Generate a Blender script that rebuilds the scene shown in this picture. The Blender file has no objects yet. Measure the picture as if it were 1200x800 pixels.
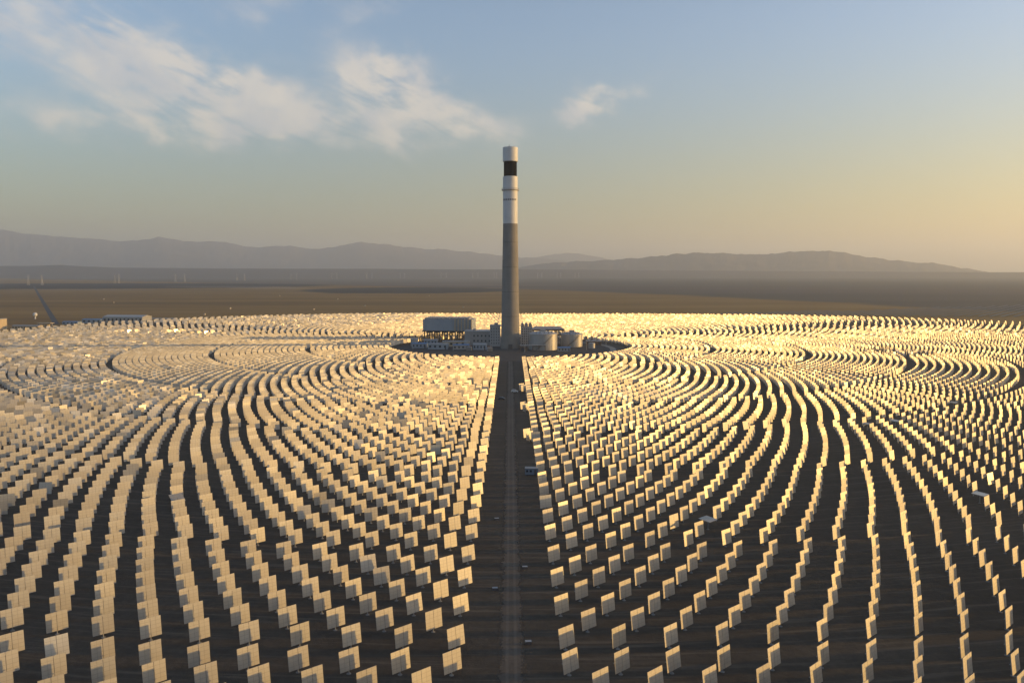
import bpy, math, random
import numpy as np
from mathutils import Vector, Matrix, noise
R = math.radians
random.seed(7); rng = np.random.default_rng(11)
S = bpy.context.scene
COL = S.collection

# ------------------------------------------------------------------ camera
CAM_H = 78.0
PITCH = 5.08
F_PX = 934.0                      # focal length in pixels of a 1200 px wide frame
cd = bpy.data.cameras.new('camera'); cam = bpy.data.objects.new('camera', cd); COL.objects.link(cam)
cd.sensor_width = 36; cd.lens = 36 * F_PX / 1200
cd.clip_start = 1; cd.clip_end = 200000
cam.location = (0, 0, CAM_H); cam.rotation_euler = (R(90 - PITCH), 0, R(-0.12))
S.camera = cam

# ------------------------------------------------------------------ light
SUN_AZ, SUN_EL = 87.4, 6.2        # azimuth clockwise from the viewing direction (+Y)
sdir = Vector((math.sin(R(SUN_AZ)) * math.cos(R(SUN_EL)), math.cos(R(SUN_AZ)) * math.cos(R(SUN_EL)), math.sin(R(SUN_EL))))
sl = bpy.data.lights.new('sun', 'SUN'); so = bpy.data.objects.new('sun', sl); COL.objects.link(so)
sl.energy = 4.6; sl.angle = R(0.5); sl.color = (1.0, 0.585, 0.17)
so.rotation_euler = sdir.to_track_quat('Z', 'Y').to_euler(); so.location = (300, 200, 600)

S.view_settings.view_transform = 'Standard'; S.view_settings.look = 'None'
S.view_settings.exposure = 0.85; S.view_settings.gamma = 1
S.cycles.use_denoising = True
S.cycles.max_bounces = 6; S.cycles.diffuse_bounces = 3; S.cycles.glossy_bounces = 3
S.cycles.sample_clamp_indirect = 4; S.cycles.sample_clamp_direct = 12
S.cycles.volume_bounces = 1

# ------------------------------------------------------------------ node helpers
class NT:
    def __init__(s, tree): s.t = tree; s.n = tree.nodes; s.l = tree.links
    def new(s, kind, **kw):
        n = s.n.new(kind)
        for k, v in kw.items(): setattr(n, k, v)
        return n
    def put(s, sock, v):
        if isinstance(v, bpy.types.NodeSocket): s.l.new(v, sock)
        else: sock.default_value = v
    def math(s, op, a, b=0.0, c=0.0, clamp=False):
        n = s.new('ShaderNodeMath', operation=op, use_clamp=clamp)
        s.put(n.inputs[0], a); s.put(n.inputs[1], b); s.put(n.inputs[2], c)
        return n.outputs[0]
    def mix(s, f, a, b, blend='MIX'):
        n = s.new('ShaderNodeMix', data_type='RGBA', blend_type=blend)
        s.put(n.inputs[0], f); s.put(n.inputs[6], a); s.put(n.inputs[7], b)
        return n.outputs[2]
    def ramp(s, f, stops):
        n = s.new('ShaderNodeValToRGB'); s.put(n.inputs[0], f)
        e = n.color_ramp.elements
        while len(e) < len(stops): e.new(0.5)
        for el, (p, c) in zip(e, stops): el.position = p; el.color = c if len(c) == 4 else (*c, 1)
        return n.outputs[0]
    def noise(s, vec, scale, detail=4, rough=0.55, dist=0.0, lac=2.0):
        n = s.new('ShaderNodeTexNoise'); s.put(n.inputs['Vector'], vec)
        n.inputs['Scale'].default_value = scale; n.inputs['Detail'].default_value = detail
        n.inputs['Roughness'].default_value = rough; n.inputs['Distortion'].default_value = dist
        return n.outputs[0]
    def smooth(s, x, lo, hi):
        n = s.new('ShaderNodeMapRange', interpolation_type='SMOOTHSTEP')
        s.put(n.inputs[0], x); s.put(n.inputs[1], lo); s.put(n.inputs[2], hi)
        return n.outputs[0]
    def scaled(s, vec, sc):
        n = s.new('ShaderNodeMapping'); s.put(n.inputs[0], vec); n.inputs['Scale'].default_value = sc
        return n.outputs[0]

# ------------------------------------------------------------------ world: Nishita sky with thin evening cirrus, plus added unseen cloud veils
W = bpy.data.worlds.new('World'); S.world = W; W.use_nodes = True
w = NT(W.node_tree); w.n.clear()
sky = w.new('ShaderNodeTexSky', sky_type='NISHITA')
sky.sun_disc = False; sky.sun_elevation = R(SUN_EL); sky.sun_rotation = R(SUN_AZ)
sky.altitude = 1500; sky.air_density = 1.0; sky.dust_density = 2.6; sky.ozone_density = 1.6
tc = w.new('ShaderNodeTexCoord'); sep = w.new('ShaderNodeSeparateXYZ'); w.put(sep.inputs[0], tc.outputs['Generated'])
DX, DY, DZ = sep.outputs
az = w.math('MULTIPLY', w.math('ARCTAN2', DX, DY), 180 / math.pi)
el = w.math('MULTIPLY', w.math('ARCSINE', DZ), 180 / math.pi)
hz = w.math('SUBTRACT', 1.0, w.smooth(el, 0.0, 18.0))
base = w.mix(1.0, sky.outputs[0], (1.84, 1.76, 1.80, 1), 'MULTIPLY')
low = w.mix(w.smooth(az, -20.0, 45.0), (1.14, 0.96, 0.70, 1), (1.46, 1.01, 0.48, 1))
base = w.mix(hz, base, w.mix(1.0, sky.outputs[0], low, 'MULTIPLY'))
# cloud field in degrees of azimuth / elevation, warped by noise
av = w.new('ShaderNodeCombineXYZ'); w.put(av.inputs[0], az); w.put(av.inputs[1], el)
def wn(sc, seed, st=(1, 1, 1)):
    m = w.new('ShaderNodeMapping'); w.put(m.inputs[0], av.outputs[0]); m.inputs['Location'].default_value = (seed, seed * 1.7, seed * .3)
    m.inputs['Scale'].default_value = st
    return w.noise(m.outputs[0], sc, 5, 0.5)
wx = w.math('MULTIPLY', w.math('SUBTRACT', wn(0.16, 3), 0.5), 5.0)
wy = w.math('MULTIPLY', w.math('SUBTRACT', wn(0.20, 11), 0.5), 3.4)
wx2 = w.math('MULTIPLY', w.math('SUBTRACT', wn(0.7, 5), 0.5), 3.0)
wy2 = w.math('MULTIPLY', w.math('SUBTRACT', wn(0.7, 15), 0.5), 2.2)
ax = w.math('ADD', w.math('ADD', az, wx), wx2); ey = w.math('ADD', w.math('ADD', el, wy), wy2)
def pxdir(x, y):
    fx, fy = (x - 600) / F_PX, (400 - y) / F_PX
    c, s_ = math.cos(R(PITCH)), math.sin(R(PITCH))
    d = Vector((fx, c + fy * s_, -s_ + fy * c)).normalized()
    return math.degrees(math.atan2(d.x, d.y)), math.degrees(math.asin(d.z))
def streak(x0, y0, x1, y1, wid, amp):
    a0, e0 = pxdir(x0, y0); a1, e1 = pxdir(x1, y1)
    ln = math.hypot(a1 - a0, e1 - e0) / 2; th = math.atan2(e1 - e0, a1 - a0); wd = wid / 16.0
    ca, sa = math.cos(th), math.sin(th)
    dx = w.math('SUBTRACT', ax, (a0 + a1) / 2); dy = w.math('SUBTRACT', ey, (e0 + e1) / 2)
    u = w.math('ADD', w.math('MULTIPLY', dx, ca / ln), w.math('MULTIPLY', dy, sa / ln))
    v = w.math('ADD', w.math('MULTIPLY', dx, -sa / wd), w.math('MULTIPLY', dy, ca / wd))
    q = w.math('ADD', w.math('POWER', w.math('ABSOLUTE', u), 3.0), w.math('POWER', w.math('ABSOLUTE', v), 2.0))
    return w.math('MULTIPLY', w.math('POWER', 2.718, w.math('MULTIPLY', q, -1.0)), amp)
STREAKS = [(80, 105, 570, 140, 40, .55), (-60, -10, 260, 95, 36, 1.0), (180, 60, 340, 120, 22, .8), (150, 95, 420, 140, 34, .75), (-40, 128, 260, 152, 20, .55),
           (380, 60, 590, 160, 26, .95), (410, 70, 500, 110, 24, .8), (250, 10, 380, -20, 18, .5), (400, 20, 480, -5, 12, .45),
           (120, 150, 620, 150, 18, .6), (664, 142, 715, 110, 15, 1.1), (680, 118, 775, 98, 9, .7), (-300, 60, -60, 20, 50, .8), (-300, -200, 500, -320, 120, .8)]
cm = None
for a in STREAKS:
    q = streak(*a); cm = q if cm is None else w.math('ADD', cm, q)
def unseen_veil(a0, e0, ra, re, amp):
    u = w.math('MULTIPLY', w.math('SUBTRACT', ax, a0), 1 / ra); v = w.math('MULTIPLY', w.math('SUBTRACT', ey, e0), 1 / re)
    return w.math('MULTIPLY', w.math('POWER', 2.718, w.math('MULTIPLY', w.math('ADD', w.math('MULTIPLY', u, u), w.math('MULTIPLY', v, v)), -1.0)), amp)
for a in ((125, 12, 26, 9, 1.3), (140, 26, 30, 10, 1.0), (-130, 22, 40, 12, .9)): cm = w.math('ADD', cm, unseen_veil(*a))  # out of view; the right-hand pair added so left mirrors reflect silver
fine = wn(0.26, 21, (1, 2.2, 1)); w0 = w.new('ShaderNodeMapping'); w.put(w0.inputs[0], av.outputs[0]); w0.inputs['Rotation'].default_value = (0, 0, R(24))
wm = w.new('ShaderNodeMapping'); w.put(wm.inputs[0], w0.outputs[0]); wm.inputs['Scale'].default_value = (.16, .75, 1)
wisp = w.noise(wm.outputs[0], 0.9, 9, 0.6, 1.2)
tex = w.math('ADD', w.math('MULTIPLY', fine, 0.80), w.math('MULTIPLY', wisp, 0.56))
dens = w.math('MULTIPLY', cm, w.smooth(tex, 0.36, 1.02))
dens = w.math('MULTIPLY', w.smooth(dens, -0.02, 0.95), 0.74)
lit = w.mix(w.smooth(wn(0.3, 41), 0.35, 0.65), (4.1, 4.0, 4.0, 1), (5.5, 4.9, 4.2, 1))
veil_boost = w.math('POWER', 2.718, w.math('MULTIPLY', w.math('POWER', w.math('ABSOLUTE', w.math('MULTIPLY', w.math('SUBTRACT', az, 122.0), 1 / 34.0)), 2.0), -1.0))  # extra brightness for clouds around the added unseen veil
lb = w.new('ShaderNodeVectorMath', operation='SCALE'); w.put(lb.inputs[0], lit); w.put(lb.inputs[3], w.math('ADD', 1.0, w.math('MULTIPLY', veil_boost, 1.1)))
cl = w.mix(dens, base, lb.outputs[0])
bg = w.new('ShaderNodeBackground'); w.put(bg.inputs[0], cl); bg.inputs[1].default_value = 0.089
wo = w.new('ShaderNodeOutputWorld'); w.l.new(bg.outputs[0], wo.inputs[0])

# ------------------------------------------------------------------ materials
MATS = {}
def material(name, build):
    m = bpy.data.materials.new(name); m.use_nodes = True
    t = NT(m.node_tree); t.n.clear()
    out = t.new('ShaderNodeOutputMaterial'); p = t.new('ShaderNodeBsdfPrincipled'); t.l.new(p.outputs[0], out.inputs[0])
    build(t, p, out); MATS[name] = m
    return m
def plain(name, col, rough=0.7, metal=0.0, var=0.25, scale=0.5, bump=0.0, obj=False):
    def b(t, p, out):
        g = t.new('ShaderNodeTexCoord'); v = g.outputs['Object']
        n = t.noise(v, scale, 5, 0.6)
        n2 = t.noise(t.scaled(v, (1, 1, 0.12)), scale * 4, 3, 0.6)
        f = t.math('ADD', t.math('MULTIPLY', n, 0.6), t.math('MULTIPLY', n2, 0.4))
        c = t.ramp(f, [(0.3, tuple(x * (1 - var) for x in col)), (0.7, tuple(min(1, x * (1 + var * .6)) for x in col))])
        t.put(p.inputs['Base Color'], c); p.inputs['Roughness'].default_value = rough; p.inputs['Metallic'].default_value = metal
        if bump:
            bn = t.new('ShaderNodeBump'); bn.inputs['Strength'].default_value = bump; bn.inputs['Distance'].default_value = 0.05
            t.put(bn.inputs['Height'], t.noise(v, 6, 4)); t.l.new(bn.outputs[0], p.inputs['Normal'])
    m_ = material(name, b)
    if name == 'black_receiver': m_.node_tree.nodes['Principled BSDF'].inputs['Specular IOR Level'].default_value = 0.1
    return m_

def mirror_build(t, p, out):
    uv = t.new('ShaderNodeUVMap'); sp = t.new('ShaderNodeSeparateXYZ'); t.l.new(uv.outputs[0], sp.inputs[0])
    def line(c, n, wdt):
        f = t.math('FRACT', t.math('MULTIPLY', c, n)); d = t.math('MINIMUM', f, t.math('SUBTRACT', 1.0, f))
        return t.math('LESS_THAN', d, wdt)
    g = t.math('MAXIMUM', line(sp.outputs[0], 4, 0.030), line(sp.outputs[1], 5, 0.034))
    ctr = t.math('LESS_THAN', t.math('ABSOLUTE', t.math('SUBTRACT', sp.outputs[0], 0.5)), 0.013)
    g = t.math('MAXIMUM', g, ctr)
    fl = t.new('ShaderNodeCombineXYZ'); t.put(fl.inputs[0], t.math('FLOOR', t.math('MULTIPLY', sp.outputs[0], 4))); t.put(fl.inputs[1], t.math('FLOOR', t.math('MULTIPLY', sp.outputs[1], 5)))
    geo = t.new('ShaderNodeNewGeometry')
    dust = t.noise(geo.outputs['Position'], 0.9, 4, 0.65)
    big = t.noise(geo.outputs['Position'], 0.035, 3, 0.6)
    r = t.new('ShaderNodeAttribute'); r.attribute_name = 'tone'
    oi = t.new('ShaderNodeObjectInfo')
    rr = t.math('FRACT', t.math('ADD', r.outputs['Fac'], oi.outputs['Random']))
    v = t.math('ADD', t.math('ADD', t.math('MULTIPLY', dust, 0.25), t.math('MULTIPLY', rr, 0.30)), t.math('MULTIPLY', big, 0.45))
    c = t.ramp(v, [(0.25, (0.42, 0.40, 0.36)), (0.75, (0.60, 0.58, 0.52))])
    t.put(fl.inputs[2], t.math('MULTIPLY', rr, 91.0)); wnz = t.new('ShaderNodeTexWhiteNoise', noise_dimensions='3D'); t.l.new(fl.outputs[0], wnz.inputs[0])
    c = t.mix(t.math('MULTIPLY', wnz.outputs[0], 0.16), c, (0.45, 0.43, 0.38, 1))
    c = t.mix(t.math('MULTIPLY', g, 0.42), c, (0.16, 0.15, 0.14, 1))
    t.put(p.inputs['Base Color'], c)
    p.inputs['Metallic'].default_value = 0.74
    t.put(p.inputs['Roughness'], t.math('SUBTRACT', t.math('ADD', 0.57, t.math('MULTIPLY', dust, 0.12)), t.math('MULTIPLY', t.smooth(rr, 0.5, 1.0), 0.16)))
material('dusty_mirror', mirror_build)
plain('clean_mirror', (0.92, 0.86, 0.74), 0.20, 1.0, 0.03)
plain('galvanised', (0.34, 0.35, 0.36), 0.5, 0.4, 0.2)
plain('concrete', (0.215, 0.21, 0.20), 0.9, 0, 0.22, 0.08, 0.3)
plain('wall_paint', (0.40, 0.41, 0.42), 0.7, 0, 0.15, 0.1)
plain('white_paint', (0.55, 0.57, 0.59), 0.55, 0, 0.12, 0.1)
plain('black_receiver', (0.006, 0.006, 0.007), 0.9, 0, 0.3, 0.3)
plain('blue_cladding', (0.27, 0.32, 0.38), 0.5, 0.1, 0.15, 0.1)
plain('grey_cladding', (0.30, 0.30, 0.30), 0.6, 0, 0.15, 0.1)
plain('cream_wall', (0.46, 0.38, 0.26), 0.85, 0, 0.15, 0.2)
plain('dark_steel', (0.10, 0.10, 0.11), 0.6, 0.3, 0.3, 0.3)
plain('rust_steel', (0.20, 0.13, 0.08), 0.7, 0.2, 0.35, 0.3)
plain('tank_cladding', (0.36, 0.36, 0.36), 0.45, 0.35, 0.12, 0.08)
plain('blue_roof', (0.06, 0.16, 0.34), 0.5, 0, 0.2, 0.1)
plain('window_glass', (0.03, 0.04, 0.05), 0.15, 0, 0.1)
plain('car_paint_white', (0.72, 0.72, 0.70), 0.3, 0, 0.05)
plain('car_paint_dark', (0.05, 0.055, 0.07), 0.3, 0, 0.05)
plain('rubber', (0.02, 0.02, 0.02), 0.9, 0, 0.1)
plain('container_blue', (0.14, 0.19, 0.26), 0.6, 0.1, 0.2, 0.6)
plain('pylon_paint', (0.42, 0.42, 0.41), 0.5, 0.1, 0.1)
plain('solar_glass', (0.060, 0.056, 0.052), 0.6, 0, 0.2)
plain('red_paint', (0.45, 0.05, 0.03), 0.5, 0, 0.1)

def soil(t, p, stops, sc=0.02, bump=0.5, dist=0.3):
    geo = t.new('ShaderNodeNewGeometry'); v = geo.outputs['Position']
    n = t.math('ADD', t.math('MULTIPLY', t.noise(v, sc, 8, 0.65), 0.5), t.math('MULTIPLY', t.noise(v, sc * 22, 6, 0.75), 0.5))
    c = t.ramp(n, stops); p.inputs['Roughness'].default_value = 0.95; p.inputs['Specular IOR Level'].default_value = 0.15
    if bump:
        bn = t.new('ShaderNodeBump'); bn.inputs['Strength'].default_value = bump; bn.inputs['Distance'].default_value = dist
        t.put(bn.inputs['Height'], t.noise(v, 0.8, 5, 0.7)); t.l.new(bn.outputs[0], p.inputs['Normal'])
    return v, c
def ground_build(t, p, out):
    v, grav = soil(t, p, [(0.33, (0.046, 0.038, 0.030)), (0.55, (0.074, 0.062, 0.048)), (0.75, (0.124, 0.103, 0.077))])
    sp = t.new('ShaderNodeSeparateXYZ'); t.l.new(v, sp.inputs[0]); X, Y = sp.outputs[0], sp.outputs[1]
    # open desert: long east-west bands of brown soil, gravel and pale sand
    st = t.scaled(v, (0.10, 1.0, 1.0))
    b1 = t.noise(st, 0.0045, 6, 0.6); b2 = t.noise(t.scaled(v, (0.3, 1, 1)), 0.02, 6, 0.65)
    bb = t.math('ADD', t.math('MULTIPLY', b1, 0.65), t.math('MULTIPLY', b2, 0.35))
    des = t.ramp(bb, [(0.32, (0.140, 0.083, 0.026)), (0.5, (0.230, 0.138, 0.042)), (0.68, (0.315, 0.198, 0.070))])
    # darker plain farther off, its edge running nearer on the right
    edge = t.math('ADD', t.math('SUBTRACT', Y, t.math('SUBTRACT', 3400, t.math('MULTIPLY', X, t.math('ADD', 1.2, t.math('MULTIPLY', t.math('MAXIMUM', X, -400.0), 0.00075))))), t.math('MULTIPLY', t.math('SUBTRACT', b1, 0.5), 900))
    far = t.ramp(t.noise(t.scaled(v, (0.08, 1, 1)), 0.0022, 6, 0.6), [(0.36, (0.080, 0.070, 0.058)), (0.62, (0.165, 0.132, 0.100))])
    right = t.smooth(X, -300.0, 500.0)
    far = t.mix(t.math('MULTIPLY', right, 0.75), far, (0.062, 0.057, 0.052, 1))
    c = t.mix(t.smooth(edge, -150.0, 150.0), des, far)
    # two long dark patches
    def patch(cx, cy, rx, ry, k):
        a = t.math('DIVIDE', t.math('SUBTRACT', X, cx), rx); b = t.math('DIVIDE', t.math('SUBTRACT', Y, cy), ry)
        q = t.math('ADD', t.math('MULTIPLY', a, a), t.math('MULTIPLY', b, b))
        q = t.math('ADD', q, t.math('MULTIPLY', t.math('SUBTRACT', b2, 0.5), 1.2))
        return t.math('MULTIPLY', t.math('SUBTRACT', 1.0, t.smooth(q, 0.8, 1.05)), k)
    pm = t.math('MAXIMUM', patch(-2300, 4150, 1400, 820, .96), patch(-410, 3230, 440, 520, .96))
    c = t.mix(pm, c, (0.026, 0.025, 0.027, 1))
    pale = t.math('MAXIMUM', patch(-1750, 3270, 330, 45, .6), t.math('MAXIMUM', patch(-1380, 3900, 330, 90, .5), patch(-1080, 3560, 200, 70, .6)))
    c = t.mix(pale, c, (0.36, 0.31, 0.25, 1))
    # graded dark gravel of the mirror field
    ry = t.math('SUBTRACT', Y, 800.0); rad = t.math('SQRT', t.math('ADD', t.math('MULTIPLY', X, X), t.math('MULTIPLY', ry, ry)))
    phi = t.math('ARCTAN2', X, ry)
    lim = t.new('ShaderNodeFloatCurve'); lim.inputs[0].default_value = 1
    fn = t.math('DIVIDE', t.math('ADD', phi, math.pi), 2 * math.pi); t.put(lim.inputs[1], fn)
    cv = lim.mapping.curves[0]; pts = [(-180, 1100), (-90, 702), (-72, 672), (-59, 695), (-54, 700), (-27, 655), (0, 584), (14, 602), (27, 647), (39, 705), (48, 757), (65, 826), (90, 870), (180, 1100)]
    while len(cv.points) < len(pts): cv.points.new(0.5, 0.5)
    for q, (a, r_) in zip(cv.points, pts): q.location = ((a + 180) / 360, r_ / 2000)
    lim.mapping.update()
    pol = t.new('ShaderNodeCombineXYZ'); t.put(pol.inputs[0], t.math('MULTIPLY', rad, 0.55)); t.put(pol.inputs[1], t.math('MULTIPLY', phi, 14.0))
    rut = t.smooth(t.noise(pol.outputs[0], 1.0, 4, 0.65), 0.50, 0.68)
    grav = t.mix(t.math('MULTIPLY', rut, 0.50), grav, (0.165, 0.135, 0.100, 1))
    inside = t.math('SUBTRACT', t.math('MULTIPLY', lim.outputs[0], 2000.0), rad)
    c = t.mix(t.smooth(inside, -4.0, 6.0), c, grav)
    t.put(p.inputs['Base Color'], c)
material('desert_ground', ground_build)
def track_build(t, p, out):
    v, c = soil(t, p, [(0.3, (0.060, 0.052, 0.044)), (0.7, (0.150, 0.125, 0.098))], 0.06)
    sp = t.new('ShaderNodeSeparateXYZ'); t.l.new(v, sp.inputs[0]); X = t.math('ABSOLUTE', t.math('SUBTRACT', sp.outputs[0], TRX))
    rut = t.math('SUBTRACT', 1.0, t.smooth(t.math('ABSOLUTE', t.math('SUBTRACT', X, 0.85)), 0.15, 0.45))
    c = t.mix(t.math('MULTIPLY', rut, 0.45), c, (0.17, 0.145, 0.115, 1))
    t.put(p.inputs['Base Color'], c)
    # ragged edge: gravel of the field shows through towards both sides
    tr = t.new('ShaderNodeBsdfTransparent'); mx = t.new('ShaderNodeMixShader')
    e = t.math('ADD', X, t.math('MULTIPLY', t.math('SUBTRACT', t.noise(v, 0.35, 5, 0.7), 0.5), 4.5))
    t.put(mx.inputs[0], t.smooth(e, 1.5, 3.3)); t.l.new(p.outputs[0], mx.inputs[1]); t.l.new(tr.outputs[0], mx.inputs[2]); t.l.new(mx.outputs[0], out.inputs[0])
TRX = 0.2
material('dirt_track', track_build)
def pad_build(t, p, out):
    v, c = soil(t, p, [(0.3, (0.045, 0.045, 0.047)), (0.7, (0.085, 0.083, 0.080))], 0.05, 0.2, 0.1); t.put(p.inputs['Base Color'], c)
material('pad_asphalt', pad_build)
def road_build(t, p, out):
    v, c = soil(t, p, [(0.3, (0.060, 0.065, 0.075)), (0.7, (0.085, 0.09, 0.10))], 0.05, 0.1, 0.05); t.put(p.inputs['Base Color'], c)
material('road_asphalt', road_build)
def conc_road(t, p, out):
    v, c = soil(t, p, [(0.3, (0.24, 0.22, 0.19)), (0.7, (0.34, 0.31, 0.27))], 0.05, 0.1, 0.05); t.put(p.inputs['Base Color'], c)
material('concrete_road', conc_road)
def hill_build(t, p, out):
    v, c = soil(t, p, [(0.3, (0.075, 0.065, 0.058)), (0.7, (0.15, 0.125, 0.105))], 0.0006, 0.0); t.put(p.inputs['Base Color'], c)
material('bare_rock', hill_build)

# ------------------------------------------------------------------ mesh helpers
class MB:
    def __init__(s): s.v = []; s.f = []; s.m = []
    def add(s, vs, fs, mi=0):
        o = len(s.v); s.v += [tuple(x) for x in vs]; s.f += [tuple(i + o for i in f) for f in fs]; s.m += [mi] * len(fs)
    def box(s, x0, x1, y0, y1, z0, z1, mi=0, M=None):
        vs = [Vector((x, y, z)) for z in (z0, z1) for x, y in ((x0, y0), (x1, y0), (x1, y1), (x0, y1))]
        if M: vs = [M @ q for q in vs]
        s.add(vs, [(3, 2, 1, 0), (4, 5, 6, 7), (0, 1, 5, 4), (1, 2, 6, 5), (2, 3, 7, 6), (3, 0, 4, 7)], mi)
    def lathe(s, prof, cx=0, cy=0, n=48, mi=0, cap=True):
        vs = []; fs = []
        for r_, z in prof:
            vs += [(cx + r_ * math.cos(2 * math.pi * k / n), cy + r_ * math.sin(2 * math.pi * k / n), z) for k in range(n)]
        for i in range(len(prof) - 1):
            for k in range(n):
                a, b = i * n + k, i * n + (k + 1) % n
                fs.append((a, b, b + n, a + n))
        if cap: fs += [tuple(range(n - 1, -1, -1)), tuple(range((len(prof) - 1) * n, len(prof) * n))]
        s.add(vs, fs, mi)
    def bar(s, a, b, wd, mi=0, n=4):
        a, b = Vector(a), Vector(b); d = (b - a); L = d.length; q = d.to_track_quat('Z', 'Y').to_matrix()
        vs = []
        for z in (0, L):
            for k in range(n):
                t_ = 2 * math.pi * (k + .5) / n
                vs.append(a + q @ Vector((math.cos(t_) * wd * .7, math.sin(t_) * wd * .7, z)))
        fs = [(k, (k + 1) % n, n + (k + 1) % n, n + k) for k in range(n)] + [tuple(range(n - 1, -1, -1)), tuple(range(n, 2 * n))]
        s.add(vs, fs, mi)
    def build(s, name, mats, parent=None, loc=None, smooth=False):
        me = bpy.data.meshes.new(name); me.from_pydata(s.v, [], s.f)
        for m in (mats if isinstance(mats, (list, tuple)) else [mats]): me.materials.append(MATS[m])
        me.polygons.foreach_set('material_index', s.m)
        if smooth: me.shade_smooth() if hasattr(me, 'shade_smooth') else None
        me.update(); o = bpy.data.objects.new(name, me); COL.objects.link(o)
        if parent: o.parent = parent
        if loc: o.location = loc
        return o
def soft(o, ang=35):
    o.data.set_sharp_from_angle(angle=R(ang)); return o
def tag(o, label=None, cat=None, group=None, kind=None):
    if label: o['label'] = label
    if cat: o['category'] = cat
    if group: o['group'] = group
    if kind: o['kind'] = kind
    return o
def empty(name, loc, rz=0):
    o = bpy.data.objects.new(name, None); COL.objects.link(o); o.location = loc; o.rotation_euler = (0, 0, R(rz)); o.empty_display_size = 2
    return o
def gp(x, y, z=0.0):
    """ground point (height z) seen at photo pixel x, y"""
    fx, fy = (x - 600) / F_PX, (400 - y) / F_PX
    c, s_ = math.cos(R(PITCH)), math.sin(R(PITCH))
    d = Vector((fx, c + fy * s_, -s_ + fy * c)); k = (z - CAM_H) / d.z
    return Vector((d.x * k, d.y * k, z))

# ------------------------------------------------------------------ ground, roads, hills
m = MB()
rad = [0, 60, 150, 300, 600, 1000, 1600, 2500, 4000, 7000, 12000, 20000, 30000, 44000]; n = 72
vs = [(0, 0, 0)] + [(r_ * math.sin(2 * math.pi * k / n), r_ * math.cos(2 * math.pi * k / n), 0) for r_ in rad[1:] for k in range(n)]
fs = [(0, 1 + (k + 1) % n, 1 + k) for k in range(n)]
for i in range(len(rad) - 2):
    for k in range(n):
        a, b = 1 + i * n + k, 1 + i * n + (k + 1) % n
        fs.append((a, b, b + n, a + n))
m.add(vs, fs); tag(m.build('ground', 'desert_ground'), kind='structure')
def strip(name, pts, wd, mat, z):
    m = MB(); L = []
    for i, p_ in enumerate(pts):
        p_ = Vector(p_[:2]); a = Vector(pts[max(0, i - 1)][:2]); b = Vector(pts[min(len(pts) - 1, i + 1)][:2])
        d = (b - a).normalized(); nn = Vector((-d.y, d.x)) * wd / 2
        L += [(p_.x + nn.x, p_.y + nn.y, z), (p_.x - nn.x, p_.y - nn.y, z)]
    m.add(L, [(2 * i + 1, 2 * i + 3, 2 * i + 2, 2 * i) for i in range(len(pts) - 1)])
    return m.build(name, mat)
tag(strip('dirt_track', [(TRX, 20), (TRX, 300), (TRX, 684)], 9.0, 'dirt_track', 0.012), kind='structure')
pts = [(112 * math.cos(2 * math.pi * k / 96), 800 + 112 * math.sin(2 * math.pi * k / 96)) for k in range(96)]
m = MB(); m.add([(x, y, 0.010) for x, y in pts], [tuple(range(96))]); tag(m.build('tower_pad', 'pad_asphalt'), kind='structure')
m = MB(); vs = []; fs = []
for k in range(97):
    t_ = R(-62 + 155 * k / 96)
    vs += [(r_ * math.cos(t_), 800 + r_ * math.sin(t_), 0.016) for r_ in (100, 106)]
fs = [(2 * k, 2 * k + 1, 2 * k + 3, 2 * k + 2) for k in range(96)]
m.add(vs, fs); tag(m.build('ring_road', 'concrete_road'), kind='structure')
a = gp(45, 340); b = gp(67, 377); d = (a - b).normalized()
tag(strip('access_road', [b - d * 60, b, a, a + d * 900], 8, 'road_asphalt', 0.03), kind='structure')
tag(strip('desert_road', [(-5200, a.y + 90), (-2600, a.y + 20), (a.x, a.y), (-900, a.y + 40)], 10, 'road_asphalt', 0.05), kind='structure')

def ridge(name, prof, dist, depth, rough, seed, ncol=260, nrow=22):
    xs = [p_[0] for p_ in prof]; m = MB(); vs = []
    for j in range(nrow + 1):
        v_ = j / nrow
        for i in range(ncol + 1):
            px = xs[0] + (xs[-1] - xs[0]) * i / ncol
            top = np.interp(px, xs, [p_[1] for p_ in prof])
            if dist > 12000: top += 1.3 * noise.fractal(Vector((px / 13.0, v_ * 3, seed)), 0.8, 2.0, 5)
            h = max(0.0, (317 - top) * dist / F_PX + CAM_H)
            yy = dist + (v_ - 0.5) * depth; xx = (px - 600) / F_PX * yy
            sh = max(0.0, 1 - abs(v_ - 0.5) * 2) ** 0.8
            q = Vector((xx / rough, yy / rough, seed))
            nz = noise.fractal(q, 1.0, 2.1, 6); rg = 1 - abs(noise.fractal(q * 2.3, 1.0, 2.0, 5))
            z = h * (sh * (0.975 + (0.075 if h > 150 else 0.02) * nz) - (1 - sh) * 0.42 * rg * sh)
            vs.append((xx, yy, z - 8 if j in (0, nrow) else z))
    W_ = ncol + 1
    fs = [(j * W_ + i, j * W_ + i + 1, (j + 1) * W_ + i + 1, (j + 1) * W_ + i) for j in range(nrow) for i in range(ncol)]
    m.add(vs, fs); o = m.build(name, 'bare_rock'); tag(o, kind='structure'); return o
ridge('mountains', [(-420, 290), (-250, 262), (-120, 274), (0, 269), (40, 275), (80, 278), (110, 280), (150, 283), (190, 280), (225, 283), (265, 284), (300, 288), (345, 289), (380, 292), (425, 285), (455, 287), (500, 291), (545, 294), (590, 299), (640, 303), (680, 308), (740, 314), (860, 320.6)], 21000, 7000, 3000, 3.3)
ridge('hills', [(520, 322.4), (590, 316), (610, 313), (650, 307), (700, 305), (750, 302), (790, 298), (830, 295), (870, 297), (900, 298), (940, 294), (972, 293), (1000, 298), (1040, 304), (1070, 306), (1100, 308), (1130, 314), (1180, 322.4)], 13500, 4200, 1500, 8.1)
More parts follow.
